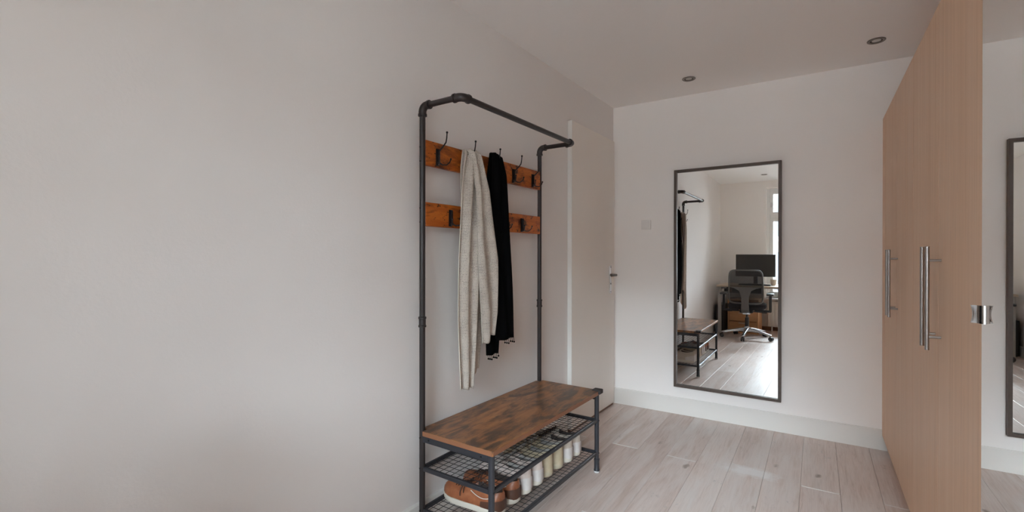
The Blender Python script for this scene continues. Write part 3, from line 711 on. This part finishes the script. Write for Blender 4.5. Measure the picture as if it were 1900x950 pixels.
# drawer chest and computer under the desk
ch = tag(empty('drawer_chest', (-1.105, -.88, 0)), 'orange pine drawer chest under the desk behind the chair', 'drawers')
MB().box(-.215, .215, -.20, .185, 0, .022).box(-.215, .215, -.20, .185, .50, .522, .002, 1).box(-.215, -.197, -.20, .185, .022, .50).box(.197, .215, -.20, .185, .022, .50).box(-.197, .197, -.20, -.19, .022, .50).build('body', 'orange_pine', ch, smooth=False)
for i in range(3):
    z = .030 + .157 * i; dw = MB().box(-.193, .193, .165, .188, z, z + .147, .002, 1).box(-.185, .185, -.15, .164, z + .004, z + .010).build('drawer', 'orange_pine', ch)
    MB().box(-.06, .06, .189, .200, z + .118, z + .132, .004, 2).build('handle', 'desk_oak', dw)
pc = tag(empty('computer_tower', (-1.425, -.78, 0)), 'slim black computer tower on the floor by the desk leg', 'computer')
MB().box(-.055, .055, -.21, .21, .012, .43, .004, 2).build('case', 'plastic_black', pc)
MB().box(-.050, .050, .2105, .216, .022, .42, .003, 1).build('front_panel', 'chair_black', pc)
for sx in (-1, 1):
    for sy in (-1, 1): MB().lathe([(.012, 0), (.014, .013)], (sx * .038, sy * .17, 0), 12).build('foot', 'black_rubber', pc)

def make_chair():
    c = tag(empty('office_chair', (-.985, -.27, 0), -.06), 'black office chair with a grey framed mesh back at the desk', 'office chair')
    for k in range(5):   # star base with casters
        a = math.radians(94 + 72 * k); u = Vector((math.cos(a), math.sin(a), 0)); v = Vector((-u.y, u.x, 0))
        rg = []
        for r_, zt, zb, hw in ((.025, .155, .100, .030), (.10, .145, .102, .024), (.22, .118, .088, .019), (.325, .092, .072, .016), (.345, .086, .074, .010)):
            p = u * r_; rg.append([p + v * hw + Vector((0, 0, zb)), p + v * hw + Vector((0, 0, zt - .006)), p + v * hw * .5 + Vector((0, 0, zt)), p - v * hw * .5 + Vector((0, 0, zt)), p - v * hw + Vector((0, 0, zt - .006)), p - v * hw + Vector((0, 0, zb))])
        MB().rings(rg).build('base_spoke', 'alu_polished', c)
        q = u * .325; cs = MB()
        for s in (-1, 1):
            o_ = q + v * (s * .016) + u * .012
            rr = [[o_ + v * dv + (u * math.cos(2 * PI * i / 18) + Vector((0, 0, 1)) * math.sin(2 * PI * i / 18)) * r_ + Vector((0, 0, .030)) for i in range(18)] for dv, r_ in ((-.009, .024), (-.007, .0295), (.007, .0295), (.009, .024))]
            cs.rings(rr)
        cs.tube([q + Vector((0, 0, .040)), q + Vector((0, 0, .078))], .008, 10); cs.tube([q - v * .018 + u * .012 + Vector((0, 0, .030)), q + v * .018 + u * .012 + Vector((0, 0, .030))], .006, 8)
        cs.build('caster', 'caster_grey', c)
    MB().lathe([(.040, .098), (.042, .15), (.030, .172), (.030, .098)], seg=20).build('hub', 'alu_polished', c)
    MB().lathe([(.026, .16), (.026, .30), (.020, .302), (.016, .303), (.016, .39)], seg=18).build('gas_column', 'chair_black', c)
    MB().box(-.085, .085, -.11, .13, .375, .425, .014, 3).build('tilt_mechanism', 'chair_black', c)
    MB().box(-.05, .05, .04, .12, .352, .385, .010, 2).build('mechanism_cover', 'alu_polished', c)
    for s, z in ((-1, .395), (1, .390)):
        MB().tube([(s * .07, .03, z), (s * .20, .03, z - .004)], .006, 8).box(s * .225 - .032, s * .225 + .032, .017, .043, z - .016, z + .010, .006, 2).build('lever', 'plastic_black', c)
    # seat
    st = MB(); rg = []
    for z, k in ((.425, .80), (.432, .93), (.450, 1.0), (.478, 1.0), (.493, .96), (.500, .86), (.502, .5)):
        ring = []
        for i in range(40):
            a = 2 * PI * i / 40; cx_, sy_ = math.cos(a), math.sin(a); e = .36
            ring.append((.245 * k * math.copysign(abs(cx_) ** e, cx_), -.035 + .235 * k * math.copysign(abs(sy_) ** e, sy_), z + .012 * cx_ * cx_ * (z > .47)))
        rg.append(ring)
    st.rings(rg).build('seat', 'chair_cushion', c, ang=60)
    # back: frame loop, netting, lumbar pad, spine
    def bk(sx, t):   # sx -1..1 across, t 0..1 up
        wd = .222 - .012 * t; z = .520 + .470 * t; y = .205 + .050 * math.sin(PI * min(1, t * .9 + .05)) * -.4 + .030 * t + .030 * (1 - sx * sx) * (.5 - .2 * t)
        return Vector((sx * wd, y, z))
    loop = []; e = .28
    for i in range(48):
        a = 2 * PI * i / 48; cx_, sy_ = math.cos(a), math.sin(a)
        loop.append(bk(math.copysign(abs(cx_) ** e, cx_), .5 + .5 * math.copysign(abs(sy_) ** e, sy_)))
    MB().tube(loop + [loop[0]], .011, 8, False).build('back_frame', 'chair_grey', c, ang=60)
    nb = MB(); nb.rings([[bk(-.97 + 1.94 * i / 12, .02 + .96 * j / 12) for i in range(13)] for j in range(13)], close_u=False, cap0=False, cap1=False); nb.build('back_netting', 'chair_netting', c, ang=60, recalc=False)
    lb = MB(); lb.rings([[bk(-.90 + 1.8 * i / 12, t) + Vector((0, -.016, 0)) for i in range(13)] for t in (.30, .33, .45, .48)] , close_u=False, cap0=False, cap1=False)
    lo = lb.build('lumbar_pad', 'chair_black', c, ang=60, recalc=False); md = lo.modifiers.new('pad', 'SOLIDIFY'); md.thickness = .010
    sp = MB(); rg = []
    for y, z, hw, th_ in ((.10, .385, .045, .030), (.20, .395, .050, .030), (.268, .43, .050, .024), (.283, .52, .046, .022), (.288, .62, .048, .020), (.282, .70, .075, .016), (.272, .735, .14, .012), (.264, .75, .20, .010)):
        rg.append([(-hw, y, z), (-hw, y + th_, z + .0), (hw, y + th_, z), (hw, y, z)])
    sp.rings(rg).build('spine', 'chair_grey', c, ang=50)
    for s in (-1, 1):
        ap = MB().box(s * .300 - .018, s * .300 + .018, .02, .07, .40, .63, .010, 2).box(min(s * .10, s * .315), max(s * .10, s * .315), .02, .07, .392, .42, .006, 1).build('arm_post', 'chair_black', c)
        MB().box(s * .300 - .045, s * .300 + .045, -.10, .16, .632, .662, .013, 3).build('arm_pad', 'chair_black', c)
make_chair()

# radiator under the window
rd = tag(empty('radiator', (-.02, YW + .095, 0)), 'white ribbed panel radiator below the window sill', 'radiator')
MB().box(-.80, .80, -.022, .022, .085, .455, .004, 1).build('panel', 'radiator_white', rd)
rb = MB().box(-.018, .018, .0225, .034, .10, .44, .006, 2).build('rib', 'radiator_white', rd, (-.775, 0, 0))
for i in range(1, 32): copy_part(rb, loc=(-.775 + .05 * i, 0, 0))
MB().box(-.802, .802, -.045, .036, .456, .468, .003, 1).build('top_grille', 'radiator_white', rd)
for x in (-.6, .6): MB().box(x - .02, x + .02, -.094, -.0225, .12, .40, .003, 1).build('wall_bracket', 'radiator_white', rd)
for x in (-.74, .74): MB().tube([(x, -.02, .0), (x, -.02, .09)], .009, 10).build('pipe', 'radiator_white', rd)

# ---------------------------------------------------------------- the street outside the window
gz = -3.2
struct(MB().box(-14, 14, -12.0, YW - .36, gz - .2, gz).build('street', 'street_grey', smooth=False))
hs = tag(empty('terraced_house', (0, -12.0, gz)), 'pale brick terraced house across the street outside the window', 'house')
MB().box(-14, 14, -6, 0, 0, 7.0).build('wall', 'pale_facade', hs, smooth=False)
rf = MB(); rf.rings([[(x, 0.25, 7.0), (x, -6.25, 7.0), (x, -3.0, 7.8)] for x in (-14.1, 14.1)]); rf.build('roof', 'roof_tile', hs, smooth=False)
wf = None
for zz in (.7, 2.9, 5.0):
    for i in range(-6, 7):
        if wf is None:
            wf = MB().box(-.55, -.47, -.02, .05, 0, 1.7).box(.47, .55, -.02, .05, 0, 1.7).box(-.47, .47, -.02, .05, 0, .08).box(-.47, .47, -.02, .05, 1.62, 1.7).box(-.04, .04, -.02, .05, .08, 1.62).build('window', 'window_white', hs, (i * 2.05, 0, zz), smooth=False)
            MB().box(-.47, .47, .0, .012, .08, 1.62).build('pane', 'facade_glass', wf, smooth=False)
        else:
            c = copy_tree(wf, hs); c.location = (i * 2.05, 0, zz)
